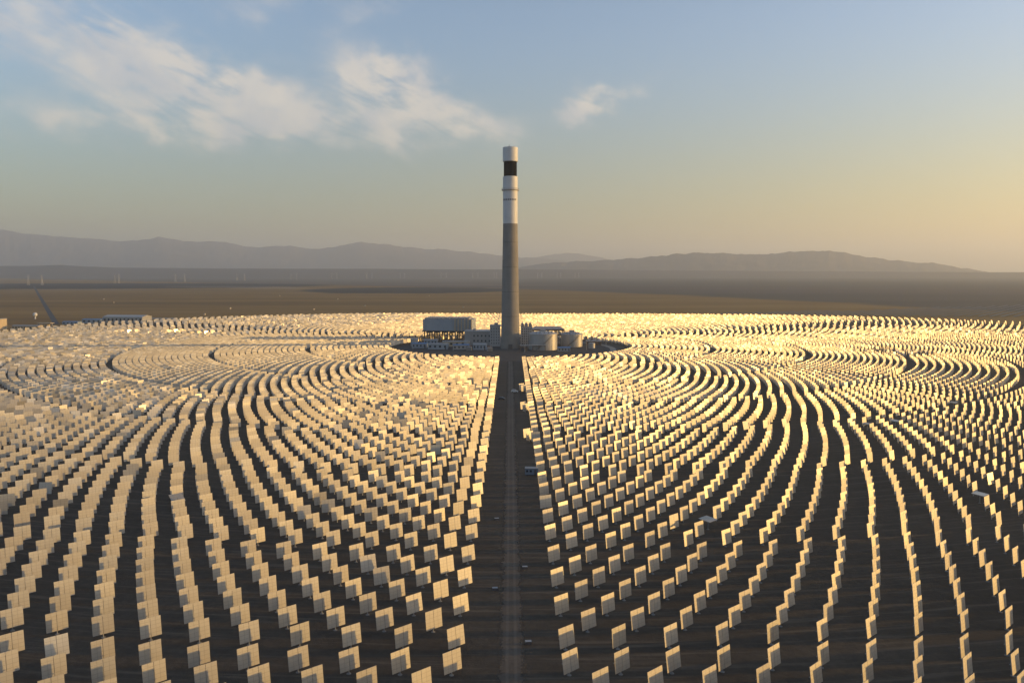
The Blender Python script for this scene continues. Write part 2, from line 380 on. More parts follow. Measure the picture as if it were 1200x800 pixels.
ridge('distant_hills', [(520, 320.2), (570, 308), (610, 303), (640, 299), (665, 296), (690, 298), (730, 306), (790, 314), (840, 320.2)], 25000, 5000, 3000, 5.7, 80)
ridge('low_hills', [(-500, 315), (-200, 312), (0, 311.4), (40, 311.4), (75, 310), (95, 311.4), (140, 313.5), (260, 314.4), (400, 314.8), (600, 315.4), (760, 316.4), (900, 317.4), (1100, 318.6), (1400, 319.5), (1600, 323)], 9500, 2200, 1200, 9.9, 200, 10)

# ------------------------------------------------------------------ heliostat field layout (rings round the tower)
TY = 800.0
HC = 2.95            # height of the mirror centre
MW, MH = 4.25, 4.1
YAW0, TILT0 = 40.5, 7.0
OUT = [(-180, 1000), (-90, 690), (-75, 660), (-66, 665), (-59, 684), (-54, 688), (-27, 642), (0, 572), (14, 590), (27, 635), (39, 693), (48, 745), (65, 814), (90, 860), (180, 1000)]
BOUND = [121, 201, 285, 364, 440, 512, 590, 649, 712, 776, 840]
cells = []          # (x, y, ring radius)
for zi in range(len(BOUND) - 1):
    r0, r1 = BOUND[zi], BOUND[zi + 1]
    dr = (5.4, 5.2, 4.9, 5.8, 6.5)[zi] if zi < 5 else 7.1
    nr = int((r1 - r0 - 2.5) // dr)
    dr = (r1 - r0 - 2.5 - (0 if zi > 3 else 1.5)) / nr
    rm = (r0 + r1) / 2
    sp0 = (10.0 if zi > 2 else 9.6) * (0.5 + 0.5 * 1) * r0 / rm * (1.045 if zi > 4 else 1.02)
    cnt = int(2 * math.pi * r0 / sp0)
    for k in range(nr):
        rr = r0 + dr * (k + 0.4)
        for side in (-1, 1):
            # first mirror stands beside the corridor, the rest follow round the ring
            a0 = math.asin(11.4 / rr); st = 2 * math.pi / cnt
            if k % 2: a0 += st / 2
            a = a0
            while a < math.pi:
                x = side * rr * math.sin(a); y = TY - rr * math.cos(a)
                phi = math.degrees(math.atan2(x, y - TY))
                if rr < np.interp(phi, [q[0] for q in OUT], [q[1] for q in OUT]):
                    cells.append((x, y, rr, side, a))
                a += st
cells = [c for c in cells if not (c[1] > 805 and abs(c[0]) < 5)]
extra = [gp(614, 459, 0), gp(616, 482, 0), gp(620.5, 516, 0)]
for e in extra:
    for dd in (-2.8, 2.8, ): cells.append((e.x + 0.2 * dd, e.y - dd * 1.1, -1, 1, 0))
def cam_px(x, y, z):
    c, s_ = math.cos(R(PITCH)), math.sin(R(PITCH)); dz = z - CAM_H
    dep = y * c - dz * s_; up = y * s_ + dz * c
    return 600 + F_PX * x / max(dep, .1), 400 - F_PX * up / max(dep, .1), dep
H = []
for (x, y, rr, side, a) in cells:
    if y < 60: continue
    azm = math.degrees(math.atan2(x, y))
    if azm < -43 or azm > 50: continue
    px, py, dep = cam_px(x, y, HC)
    f1 = noise.noise(Vector((x / 60, y / 60, 1.5))); f2 = noise.noise(Vector((x / 25, y / 25, 7.5)))
    yj, tj = rng.normal(0, 0.8), rng.normal(0, 0.9)
    if rr > 0:
        left_mid = (x < 20 and 235 < y < 620)
        if left_mid and rng.random() < 0.16 + 0.3 * max(0, f1): yj += -abs(rng.normal(0, 13)) if rng.random() < .65 else rng.uniform(0, 5); tj += rng.uniform(-5, 5)
        if x < -150 and y > 400 and math.hypot(x, y - 800) > 366: yj += rng.normal(-2, 6); tj += rng.normal(4, 6.5)
        if 395 < x and 930 < y < 1100 and f2 > -0.25: yj += rng.normal(0, 9); tj += rng.normal(2, 6)
        if math.hypot(x - 355, y - 735) < 34: yj += rng.normal(10, 14); tj += rng.normal(0, 10)
        if x > 0 and math.hypot((x - 75) / 2.6, y - 480) < 17: yj += rng.normal(0, 8); tj += rng.uniform(0, 12)
        if rng.random() < 0.008: yj += rng.normal(-3, 6); tj += rng.uniform(0, 10)
    H.append([x, y, YAW0 + yj, TILT0 + tj, rr, side, a, px, py, dep])
# a few stand parked face up
for (sx, sy, tl) in [(831, 604, 86), (1131, 579, 86), (1026, 499, 86), (1045, 494, 86), (1120, 471, 86), (225, 584, 62), (772, 455, 88)]:
    g = gp(sx, sy, HC); j = min(range(len(H)), key=lambda i: (H[i][0] - g.x) ** 2 + (H[i][1] - g.y) ** 2)
    H[j][3] = tl; H[j].append('parked')
GL = [(158, 388), (211, 388), (244, 390)]
for (sx, sy) in GL:
    g = gp(sx, sy, HC); j = min(range(len(H)), key=lambda i: (H[i][0] - g.x) ** 2 + (H[i][1] - g.y) ** 2)
    nv = ((Vector((0, 0, CAM_H)) - Vector((H[j][0], H[j][1], HC))).normalized() + sdir).normalized()
    H[j][2] = math.degrees(math.atan2(nv.x, -nv.y)); H[j][3] = math.degrees(math.asin(nv.z)); H[j].append('glint')
    for q in H:
        if len(q) == 10 and math.hypot(q[0] - H[j][0], q[1] - H[j][1]) < 17: q[2] = H[j][2] + rng.normal(0, 3.0); q[3] = H[j][3] + rng.normal(0, 2.5)
vis = [h for h in H if -12 < h[7] < 1212 and h[8] < 812 and h[8] - 12 * 934 / 100 < 900]
parked = [h for h in vis if h[-1] in ('parked', 'glint')]
near = sorted([h for h in vis if len(h) == 10], key=lambda h: h[9])[:300 - len(parked)]
ids = set(id(h) for h in near) | set(id(h) for h in parked)
rest = [h for h in H if id(h) not in ids]

def panel_uv(me, quads):
    pass
def mirror_mesh():
    """the glass, two halves with a slot between; front is local -Y"""
    me = bpy.data.meshes.new('mirror'); v = []; f = []; uvs = []
    for (x0, x1) in ((-MW / 2, -0.03), (0.03, MW / 2)):
        o = len(v); v += [(x, y, z) for y in (-0.02, 0.02) for x, z in ((x0, -MH / 2), (x1, -MH / 2), (x1, MH / 2), (x0, MH / 2))]
        for q in ((0, 1, 2, 3), (7, 6, 5, 4), (0, 4, 5, 1), (1, 5, 6, 2), (2, 6, 7, 3), (3, 7, 4, 0)): f.append(tuple(i + o for i in q))
    me.from_pydata(v, [], f); me.materials.append(MATS['dusty_mirror']); me.materials.append(MATS['galvanised'])
    ul = me.uv_layers.new(name='UVMap')
    for p_ in me.polygons:
        p_.material_index = 0 if p_.index % 6 == 0 else 1
        for li in p_.loop_indices:
            c = me.vertices[me.loops[li].vertex_index].co; ul.data[li].uv = (c.x / MW + .5, c.z / MH + .5)
    return me
hm = {'mirror': mirror_mesh()}
m = MB(); m.bar((-MW * .46, .32, 0), (MW * .46, .32, 0), .16, n=8)
for x in (-1.7, -.75, .75, 1.7):
    m.box(x - .03, x + .03, .03, .30, -MH * .46, MH * .46)
for z in (-1.4, 1.4): m.box(-MW * .47, MW * .47, .024, .07, z - .04, z + .04)
o = m.build('support_frame', 'galvanised'); hm['frame'] = o.data; bpy.data.objects.remove(o)
m = MB(); m.lathe([(.13, .06), (.13, HC - .35), (.10, HC - .25)], n=10); o = m.build('pole', 'galvanised'); hm['pole'] = o.data; bpy.data.objects.remove(o)
m = MB(); m.box(-.24, .24, -.02, .42, -.28, .28); m.box(.24, .42, .05, .3, -.12, .12); o = m.build('drive_box', 'dark_steel'); hm['drive'] = o.data; bpy.data.objects.remove(o)
m = MB(); m.lathe([(.45, -.1), (.45, .06), (.38, .10)], n=12); o = m.build('footing', 'concrete'); hm['foot'] = o.data; bpy.data.objects.remove(o)
def ordn(k): return f"{k}{'th' if 10 <= k % 100 <= 20 else {1: 'st', 2: 'nd', 3: 'rd'}.get(k % 10, 'th')}"
def heliostat(h, label, group):
    r_ = empty('heliostat', (h[0], h[1], 0)); r_.rotation_euler = (0, 0, R(h[2])); tag(r_, label, 'heliostat', group)
    for nm, me, mv in (('mirror', hm['mirror'], 1), ('support_frame', hm['frame'], 1), ('drive_box', hm['drive'], 0), ('pole', hm['pole'], 0), ('footing', hm['foot'], 0)):
        c = bpy.data.objects.new(nm, me); COL.objects.link(c); c.parent = r_
        if mv: c.location = (0, -.30 * math.cos(R(h[3])), HC + .30 * math.sin(R(h[3]))); c.rotation_euler = (-R(h[3]), 0, 0)
        if nm == 'drive_box': c.location = (0, -.12, HC)
    return r_
GRP = 'square mirrors on posts in rings round the tower'
for side, word in ((-1, 'left'), (1, 'right')):
    S_ = [h for h in near if h[5] == side]
    rows = sorted({round(h[4], 2) for h in S_}, reverse=True)
    for ri, rr in enumerate(rows):
        for ki, h in enumerate(sorted([h for h in S_ if round(h[4], 2) == rr], key=lambda h: h[6])):
            heliostat(h, f"square mirror on a post {word} of the dirt track, {ordn(ki + 1)} out in {ordn(ri + 1)} row up", GRP)
PL = {0: 'mirror stowed flat face up, pale blue, among upright mirrors right of the track',
      1: 'pale mirror lying flat at the far right, nearest of the flat ones there',
      2: 'pale flat mirror at the end of a chain, left one of a close pair',
      3: 'pale flat mirror near the right, right one of a close pair',
      4: 'farthest flat pale mirror, near the right edge of the photo',
      5: 'dark blue mirror tipped far back among the left-hand mirrors',
      6: 'flat mirror in the middle distance right of the tower pad'}
for i, h in enumerate([h for h in H if h[-1] == 'parked']):
    pxx = [(831, 604), (1131, 579), (1026, 499), (1045, 494), (1120, 471), (225, 584), (772, 455)]
    j = min(range(7), key=lambda q: (pxx[q][0] - h[7]) ** 2 + (pxx[q][1] - h[8]) ** 2)
    heliostat(h, PL[j], GRP)
for i, h in enumerate(sorted([h for h in H if h[-1] == 'glint'], key=lambda h: h[7])):
    r_ = heliostat(h, ['leftmost', 'middle', 'rightmost'][i] + ' of the three far mirrors flashing the sun, at the upper left of the field', GRP)
    for c in r_.children:
        if c.name.startswith('mirror'): c.data = c.data.copy(); c.data.materials[0] = MATS['clean_mirror']
# the rest of the field
BX = np.array([(x, y, z) for z in (-1, 1) for x, y in ((-1, -1), (1, -1), (1, 1), (-1, 1))], float)
BF = np.array([(0, 1, 5, 4), (3, 2, 1, 0), (4, 5, 6, 7), (1, 2, 6, 5), (2, 3, 7, 6), (3, 0, 4, 7)])
A = np.array([[h[0], h[1], R(h[2]), R(h[3])] for h in rest]); N = len(A)
def boxes(cx, hx, tilted):
    b = BX * np.array(hx) + np.array(cx)
    P = np.repeat(b[None], N, 0)
    if tilted:
        ct, stt = np.cos(-A[:, 3])[:, None], np.sin(-A[:, 3])[:, None]
        y, z = P[:, :, 1] - .30, P[:, :, 2]
        P = np.stack([P[:, :, 0], y * ct - z * stt, y * stt + z * ct + HC], 2)
    cy, sy = np.cos(A[:, 2])[:, None], np.sin(A[:, 2])[:, None]
    x, y = P[:, :, 0] * cy - P[:, :, 1] * sy, P[:, :, 0] * sy + P[:, :, 1] * cy
    return np.stack([x + A[:, :1], y + A[:, 1:2], P[:, :, 2]], 2)
parts = [boxes((0, 0, 0), (MW / 2, .02, MH / 2), True), boxes((0, .32, 0), (MW * .46, .09, .09), True),
         boxes((-1.2, .16, 0), (.03, .12, MH * .46), True), boxes((1.2, .16, 0), (.03, .12, MH * .46), True), boxes((0, 0, HC / 2 - .1), (.12, .12, HC / 2), False)]
K = len(parts); V = np.stack(parts, 1).reshape(-1, 3)
F = (BF[None, None] + (np.arange(N * K) * 8).reshape(N, K, 1, 1)).reshape(-1, 4)
me = bpy.data.meshes.new('heliostat_field'); me.vertices.add(len(V)); me.vertices.foreach_set('co', V.ravel())
me.loops.add(F.size); me.loops.foreach_set('vertex_index', F.ravel().astype(np.int32))
me.polygons.add(len(F)); me.polygons.foreach_set('loop_start', np.arange(len(F), dtype=np.int32) * 4)
me.materials.append(MATS['dusty_mirror']); me.materials.append(MATS['galvanised'])
mi = np.ones((N, K, 6), np.int32); mi[:, 0, 0] = 0; me.polygons.foreach_set('material_index', mi.ravel())
me.update(calc_edges=True); me.shade_flat()
uv = np.zeros((N * K * 6, 4, 2), np.float32); uv[:, :, :] = np.array([(0, 0), (1, 0), (1, 1), (0, 1)])
me.uv_layers.new(name='UVMap').data.foreach_set('uv', uv.ravel())
at = me.attributes.new('tone', 'FLOAT', 'FACE'); at.data.foreach_set('value', np.repeat(rng.random(N), K * 6).astype(np.float32))
o = bpy.data.objects.new('heliostat_field', me); COL.objects.link(o)
tag(o, 'thousands of square mirrors in rings spreading round the tower', 'heliostats', kind='stuff')
print('heliostats', len(H), 'visible', len(vis))

# ------------------------------------------------------------------ solar tower
T = empty('solar_tower', (0, TY, 0)); T.scale = (1, 1, .979); tag(T, 'tall tapering concrete tower with white upper part and black receiver near its top', 'tower')
m = MB(); m.lathe([(9.7 - (9.7 - 7.25) * (z / 127) ** .85, z) for z in (0, 8, 16, 32, 48, 64, 80, 96, 112, 127)], n=72)
sh = soft(m.build('shaft', 'concrete', T, smooth=True))
for z in (33, 58, 83, 108):
    m = MB(); m.lathe([(9.7 - (9.7 - 7.25) * (z / 127) ** .85 + .04, z), (9.7 - (9.7 - 7.25) * (z / 127) ** .85 + .04, z + .35)], n=72, cap=False); m.build('joint_line', 'dark_steel', sh)
m = MB(); m.lathe([(7.3, 127), (7.3, 160)], n=72); up = soft(m.build('white_shaft', 'white_paint', T, smooth=True))
m = MB()
for k in range(8):
    t_ = R(-150 + 15 * k); m.box(-.5, .5, -.15, .25, 150, 151.6, M=Matrix.Translation((math.cos(t_) * 7.35, math.sin(t_) * 7.35, 0)) @ Matrix.Rotation(t_ + R(90), 4, 'Z'))
m.build('vent', 'dark_steel', up)
m = MB(); m.lathe([(7.25, 159.9), (8.7, 160.2), (8.7, 161.1), (7.25, 161.1)], n=64)
for k in range(32):
    t_ = 2 * math.pi * k / 32; m.bar((8.6 * math.cos(t_), 8.6 * math.sin(t_), 161), (8.6 * math.cos(t_), 8.6 * math.sin(t_), 162.3), .07)
m.lathe([(8.55, 162.2), (8.7, 162.2), (8.7, 162.4), (8.55, 162.4)], n=64, cap=False); m.build('walkway', 'grey_cladding', T)
m = MB(); m.lathe([(7.35, 161.2), (7.35, 174), (6.6, 174.2)], n=64); soft(m.build('lower_collar', 'white_paint', T, smooth=True))
m = MB(); m.lathe([(6.35, 174.1), (6.35, 188.9)], n=24)
for k in range(24):
    t_ = 2 * math.pi * k / 24; m.bar((6.4 * math.cos(t_), 6.4 * math.sin(t_), 174.2), (6.4 * math.cos(t_), 6.4 * math.sin(t_), 188.8), .12)
m.build('receiver', 'black_receiver', T)
m = MB(); m.lathe([(7.0, 188.7), (7.5, 189.2), (7.5, 202.6), (7.2, 203)], n=64); cap = soft(m.build('top_housing', 'white_paint', T, smooth=True))
m = MB()
for (x, y, h_) in ((-1, 0, 3.2), (1.4, 1, 1.8), (3.6, -2, 1.4), (-3.4, 2, 1.0)): m.bar((x, y, 202.9), (x, y, 203 + h_), .22)
m.box(-2.4, .2, -1.2, 1, 203, 204.2); m.box(2.8, 4.6, -1, 1, 203, 203.9); m.build('antenna', 'grey_cladding', cap)
m = MB(); m.box(-2, 2, -10.2, -8.8, 0, 5); m.build('door', 'dark_steel', T)

# ------------------------------------------------------------------ power block round the tower
def windows(parent, x0, x1, y, z0, z1, nx, nz, wfrac=.5, hfrac=.45, face='y', mat='window_glass', name='window'):
    """one mesh per window on a wall whose outside is at y (facing -Y) or at x=y (facing +X)"""
    for i in range(nx):
        for j in range(nz):
            cx = x0 + (x1 - x0) * (i + .5) / nx; cz = z0 + (z1 - z0) * (j + .5) / nz
            hw = (x1 - x0) / nx * wfrac / 2; hh = (z1 - z0) / nz * hfrac / 2
            m = MB()
            if face == 'y': m.box(cx - hw, cx + hw, y - .06, y + .1, cz - hh, cz + hh)
            else: m.box(y - .1, y + .06, cx - hw, cx + hw, cz - hh, cz + hh)
            m.build(name, mat, parent)
# air cooled condenser
C = empty('air_cooled_condenser', (-67, 880, 0), -6); tag(C, 'blue grey condenser box raised high on steel legs, left of the tower', 'condenser')
m = MB(); m.box(-27, 27, -15, 15, 13, 25)
m.build('wind_wall', 'blue_cladding', C)
m = MB()
for i in range(7): m.box(-25 + 7.2 * i, -19.6 + 7.2 * i, -14, 14, 25, 26.6)
m.build('duct', 'grey_cladding', C)
for i in range(6):
    m = MB(); x = 8.5 + 3.6 * i; m.box(x - .45, x + .45, -16.2, -15, 12.4, 25.8); m.build('riser_pipe', 'cream_wall', C)
m = MB(); m.box(-27.6, 27.6, -15.6, 15.6, 11.8, 13); m.build('fan_deck', 'dark_steel', C)
for i in range(7):
    for j in range(3):
        m = MB(); x, y = -25.5 + 8.5 * i, -14 + 14 * j; m.box(x - .55, x + .55, y - .55, y + .55, 0, 11.9); m.build('leg', 'dark_steel', C)
m = MB()
for j in range(3):
    y = -14 + 14 * j; m.box(-25.5, 25.5, y - .3, y + .3, 6.4, 7.1)
    for i in range(6):
        x = -25.5 + 8.5 * i
        if i % 2 == 0: m.bar((x, y, 0.3), (x + 8.5, y, 6.4), .28); m.bar((x + 8.5, y, 6.9), (x, y, 11.8), .28)
m.build('bracing', 'rust_steel', C)
for i in range(6):
    m = MB(); m.lathe([(3.6, 9.8), (3.9, 11.9)], -21.2 + 8.5 * i, -7, 20); m.build('fan_ring', 'dark_steel', C)
# turbine hall
C = empty('turbine_hall', (-33, 838, 0), -4); tag(C, 'low grey turbine hall between the raised condenser and the tower', 'building')
m = MB(); m.box(-14, 15, -11, 11, 0, 14.5); m.build('wall', 'grey_cladding', C)
m = MB(); m.box(-14.4, 15.4, -11.4, 11.4, 14.5, 15.4); m.box(-6, -3, -3, 3, 15.4, 17); m.build('roof', 'tank_cladding', C)
windows(C, -6, 14, -11, 2.5, 13, 5, 2, .35, .35)
# electrical building touching the tower
C = empty('control_building', (-15.6, 826, 0), 0); tag(C, 'tall pale office block hard against the left of the tower', 'building')
m = MB(); m.box(-5.5, 5.2, -8, 8, 0, 21); m.build('wall', 'wall_paint', C)
m = MB(); m.box(-5.8, 5.5, -8.3, 8.3, 21, 21.8); m.box(-1, 3, -2, 2, 21.8, 24); m.build('roof', 'grey_cladding', C)
windows(C, -5, 5, -8, 2, 20, 4, 6, .34, .35)
# right-hand process building
C = empty('process_building', (16.8, 824, 0), 0); tag(C, 'pale process building with rows of dark openings, right beside the tower', 'building')
m = MB(); m.box(-6, 6, -8, 8, 0, 20); m.build('wall', 'wall_paint', C)
windows(C, -5.4, 5.4, -8, 2, 19.5, 5, 7, .5, .45)
for i in range(3):
    m = MB(); x = -4.2 + 4 * i; m.box(x - 1.5, x + 1.5, -8, 8, 20, 22.6); m.add([(x - 1.5, -8.02, 22.6), (x + 1.5, -8.02, 22.6), (x + 1.5, 8, 22.6), (x - 1.5, 8, 22.6), (x, -8.02, 24.6), (x, 8, 24.6)], [(0, 1, 4), (3, 5, 2), (1, 2, 5, 4), (0, 4, 5, 3)]); m.build('roof_vent', 'grey_cladding', C)
# steam generator steel structure
C = empty('steam_generator', (40, 842, 0), 3); tag(C, 'open steel frame with vessels and a shed roof behind the two tanks', 'process plant')
m = MB()
for x in (-16, -8, 0, 8, 16):
    for y in (-9, 0, 9): m.box(x - .4, x + .4, y - .4, y + .4, 0, 16.5)
for z in (5, 10, 15.5):
    for y in (-9, 0, 9): m.box(-16, 16, y - .3, y + .3, z - .35, z + .35)
    for x in (-16, -8, 0, 8, 16): m.box(x - .3, x + .3, -9, 9, z - .32, z + .32)
m.build('steel_frame', 'rust_steel', C)
for (z0, z1) in ((5.4, 5.6), (10.4, 10.6)): m = MB(); m.box(-16.2, 16.2, -9.2, 9.2, z0, z1); m.build('deck', 'dark_steel', C)
m = MB(); m.add([(-17, -10, 16.6), (17, -10, 16.6), (17, 10, 16.6), (-17, 10, 16.6), (-13, -6, 18.8), (13, -6, 18.8), (13, 6, 18.8), (-13, 6, 18.8)], [(3, 2, 1, 0), (4, 5, 6, 7), (0, 1, 5, 4), (1, 2, 6, 5), (2, 3, 7, 6), (3, 0, 4, 7)]); m.build('roof', 'grey_cladding', C)
for i, x in enumerate((-12, -4, 4, 12)):
    m = MB(); m.bar((x, -8, 12.5), (x, 8, 12.5), 2.0 if i % 2 else 1.6, n=14); m.build('vessel', 'tank_cladding' if i % 2 else 'grey_cladding', C)
m = MB()
for k in range(9): m.bar((-15 + k * 3.7, -9.6, 1 + (k % 3) * 1.2), (-15 + k * 3.7, -9.6, 15), .35, n=6)
m.build('pipework', 'tank_cladding', C)
def salt_tank(cx, cy, r_, h_, label):
    C = empty('storage_tank', (cx, cy, 0)); tag(C, label, 'tank', 'insulated storage tanks beside the tower')
    m = MB(); m.lathe([(r_, 0), (r_, h_)], n=64); sh = soft(m.build('shell', 'tank_cladding', C, smooth=True))
    m = MB(); m.lathe([(r_ + .2, h_), (r_ + .2, h_ + .3), (r_ * .6, h_ + 1.9), (r_ * .2, h_ + 2.6), (.1, h_ + 2.7)], n=64); rf = soft(m.build('roof', 'tank_cladding', C, smooth=True), 20)
    m = MB()
    for k in range(6):
        t_ = R(200 + 25 * k); m.box(-.5, .5, -.5, .5, h_ + .6, h_ + 2.6, M=Matrix.Translation((math.cos(t_) * r_ * .7, math.sin(t_) * r_ * .7, 0)))
    m.box(-2.5, 2.5, -2, 2, h_ + 2.2, h_ + 3.9); m.build('roof_fitting', 'grey_cladding', rf)
    m = MB()
    for k in range(40):
        t_ = 2 * math.pi * k / 40; m.bar(((r_ - .2) * math.cos(t_), (r_ - .2) * math.sin(t_), h_), ((r_ - .2) * math.cos(t_), (r_ - .2) * math.sin(t_), h_ + 1.5), .08)
    m.lathe([(r_ - .25, h_ + 1.4), (r_ - .15, h_ + 1.4), (r_ - .15, h_ + 1.5), (r_ - .25, h_ + 1.5)], n=48, cap=False); m.build('railing', 'galvanised', rf)
    m = MB()
    for k in range(18):
        t_ = R(240 + 4 * k); m.box(-.7, .7, -.5, .5, h_ * (k / 18), h_ * (k / 18) + .25, M=Matrix.Translation((math.cos(t_) * (r_ + .5), math.sin(t_) * (r_ + .5), 0)) @ Matrix.Rotation(t_ + R(90), 4, 'Z'))
    m.build('stair', 'dark_steel', C)
salt_tank(32.5, 790, 14.2, 15.6, 'large pale round tank standing nearest the tower on its right')
salt_tank(63.5, 822, 11.2, 12.6, 'smaller pale round tank farther right of the tower, behind the larger one')
# pipe rack from tower to tanks
C = empty('pipe_rack', (18, 776, 0)); tag(C, 'low steel pipe rack running between tower foot and tanks', 'pipe rack')
for i in range(5): m = MB(); x = -8 + 6 * i; m.box(x - .25, x + .25, -2.2, -1.8, 0, 4.6); m.box(x - .25, x + .25, 1.8, 2.2, 0, 4.6); m.box(x - .3, x + .3, -2.2, 2.2, 4.6, 5); m.build('trestle', 'rust_steel', C)
for j in range(4): m = MB(); y = -1.6 + 1.05 * j; m.bar((-9, y, 5.4), (17, y, 5.4), .55, n=8); m.build('pipe', 'tank_cladding', C)
# transformers, sheds, containers, small tanks on the left of the pad
def shed(x, y, w_, d_, h_, rz, wall, roof, label, cat='shed', pitch=.8, nwin=4, group=None):
    C = empty('shed' if cat == 'shed' else cat.replace(' ', '_'), (x, y, 0), rz); tag(C, label, cat, group)
    m = MB(); m.box(-w_ / 2, w_ / 2, -d_ / 2, d_ / 2, 0, h_); m.build('wall', wall, C)
    m = MB(); e = .4; m.add([(-w_ / 2 - e, -d_ / 2 - e, h_ + .02), (w_ / 2 + e, -d_ / 2 - e, h_ + .02), (w_ / 2 + e, d_ / 2 + e, h_ + .02), (-w_ / 2 - e, d_ / 2 + e, h_ + .02), (-w_ / 2 - e, 0, h_ + pitch + .1), (w_ / 2 + e, 0, h_ + pitch + .1)], [(3, 2, 1, 0), (0, 1, 5, 4), (2, 3, 4, 5), (1, 2, 5), (0, 4, 3)]); m.build('roof', roof, C)
    if nwin: windows(C, -w_ / 2, w_ / 2, -d_ / 2, h_ * .3, h_ * .8, nwin, 1, .4, .8)
    m = MB(); m.box(w_ * .36, w_ * .44, -d_ / 2 - .07, -d_ / 2 + .1, 0, min(2.6, h_ * .8)); m.build('door', 'dark_steel', C)
    return C
sp_ = [(-92, 806, 15, 9, 4.5, 'blue_cladding', 'blue_roof', 'long blue shed at the left rim of the tower pad'),
       (-72, 793, 20, 8, 5.2, 'blue_cladding', 'grey_cladding', 'blue walled shed with grey roof, second from the pad rim'),
       (-49, 790, 16, 8, 4.4, 'grey_cladding', 'blue_roof', 'grey shed with blue roof below the condenser'),
       (-30, 786, 13, 7, 5.5, 'blue_cladding', 'tank_cladding', 'blue grey shed just left of the tower foot'),
       (-58, 822, 24, 7, 5.0, 'cream_wall', 'grey_cladding', 'long sandy low building in front of the turbine hall'),
       (-84, 842, 14, 8, 5.0, 'blue_cladding', 'grey_cladding', 'small blue shed in front of the condenser legs'),
       (88, 838, 16, 8, 4.0, 'rust_steel', 'grey_cladding', 'low brown shed right of the smaller tank'),
       (52, 770, 12, 6, 3.6, 'grey_cladding', 'blue_roof', 'small pump house in front of the gap between the tanks')]
for (x, y, w_, d_, h_, wl, rf, lb) in sp_: shed(x, y, w_, d_, h_, random.uniform(-8, 8), wl, rf, lb)
for i, (x, y) in enumerate(((-40, 772), (-20, 768))):
    C = empty('transformer', (x, y, 0), 10 * i); tag(C, ['grey transformer with bushings, left of the tower foot', 'grey transformer with bushings, nearest the end of the track'][i], 'transformer', 'transformers at the tower foot')
    m = MB(); m.box(-2.6, 2.6, -1.7, 1.7, .4, 4); m.build('tank', 'blue_cladding', C)
    m = MB()
    for k in range(9): m.box(-2.4 + .58 * k, -2.2 + .58 * k, -2.5, -1.7, .8, 3.7)
    m.build('radiator', 'grey_cladding', C)
    for k in range(3): m = MB(); m.lathe([(.22, 4), (.3, 4.4), (.16, 4.6), (.3, 4.9), (.12, 5.6)], -1.6 + 1.6 * k, 0, 10); m.build('bushing', 'rust_steel', C)
for i, (x, y, r_, h_) in enumerate(((-100, 828, 4, 7), (-44, 806, 3.2, 6.5), (82, 800, 3.5, 5))):
    C = empty('small_tank', (x, y, 0)); tag(C, ['small round water tank at the far left of the pad', 'small round tank among the sheds below the condenser', 'small round tank right of the two large tanks'][i], 'tank')
    m = MB(); m.lathe([(r_, 0), (r_, h_)], n=28); soft(m.build('shell', 'tank_cladding', C, smooth=True))
    m = MB(); m.lathe([(r_ + .1, h_), (r_ + .1, h_ + .2), (.2, h_ + 1.1)], n=28); m.build('roof', 'grey_cladding', C)
for i, (x, y, h_) in enumerate(((-56, 776, 14), (14, 764, 12), (75, 780, 13), (98, 812, 12), (-97, 790, 12))):
    C = empty('lighting_mast', (x, y, 0)); tag(C, ['thin floodlight mast in front of the sheds left of the tower', 'thin floodlight mast at the tower foot', 'thin floodlight mast in front of the smaller tank', 'thin floodlight mast on the right side of the pad', 'thin floodlight mast at the left rim of the pad'][i], 'mast', 'floodlight masts on the pad')
    m = MB(); m.lathe([(.22, 0), (.12, h_)], n=8); m.build('pole', 'galvanised', C)
    m = MB(); m.box(-1.2, 1.2, -.2, .2, h_, h_ + .5); m.build('lamp_head', 'galvanised', C)

# ------------------------------------------------------------------ vehicles and small things in the corridor
def car(x, y, rz, paint, label):
    C = empty('parked_car', (x, y, 0), rz); tag(C, label, 'car')
    m = MB(); sec = [(-2.2, .45, .85), (-2.1, .35, 1.0), (-1.0, .32, 1.08), (1.0, .32, 1.08), (2.1, .35, .98), (2.25, .45, .8)]
    vs = []; W2 = .92
    for (yy, z0, z1) in sec: vs += [(-W2, yy, z0), (W2, yy, z0), (W2, yy, z1), (-W2, yy, z1)]
    fs = [(0, 1, 2, 3), (23, 22, 21, 20)]
    for i in range(5):
        for k in range(4): a = 4 * i + k; b = 4 * i + (k + 1) % 4; fs.append((a, a + 4, b + 4, b))
    m.add(vs, fs)
    m.add([(-.88, -1.2, 1.08), (.88, -1.2, 1.08), (.88, 2.0, 1.06), (-.88, 2.0, 1.06), (-.72, -.5, 1.75), (.72, -.5, 1.75), (.74, 1.7, 1.74), (-.74, 1.7, 1.74)], [(3, 2, 1, 0), (4, 5, 6, 7), (0, 1, 5, 4), (1, 2, 6, 5), (2, 3, 7, 6), (3, 0, 4, 7)])
    m.build('body', paint, C)
    m = MB(); m.add([(-.74, -1.18, 1.12), (.74, -1.18, 1.12), (.64, -.62, 1.68), (-.64, -.62, 1.68)], [(0, 1, 2, 3)]); 
    m.v = [(a, b - .03, c + .01) for a, b, c in m.v]
    m.add([(.87, -.9, 1.15), (.88, 1.6, 1.15), (.79, 1.5, 1.62), (.79, -.5, 1.62)], [(0, 1, 2, 3)]); m.add([(-.87, -.9, 1.15), (-.88, 1.6, 1.15), (-.79, 1.5, 1.62), (-.79, -.5, 1.62)], [(3, 2, 1, 0)])
    m.build('window', 'window_glass', C)
    for sx in (-1, 1):
        for yy in (-1.4, 1.4): m = MB(); m.bar((sx * .72, yy, .36), (sx * .97, yy, .36), .5, n=14); m.build('wheel', 'rubber', C)
    return C
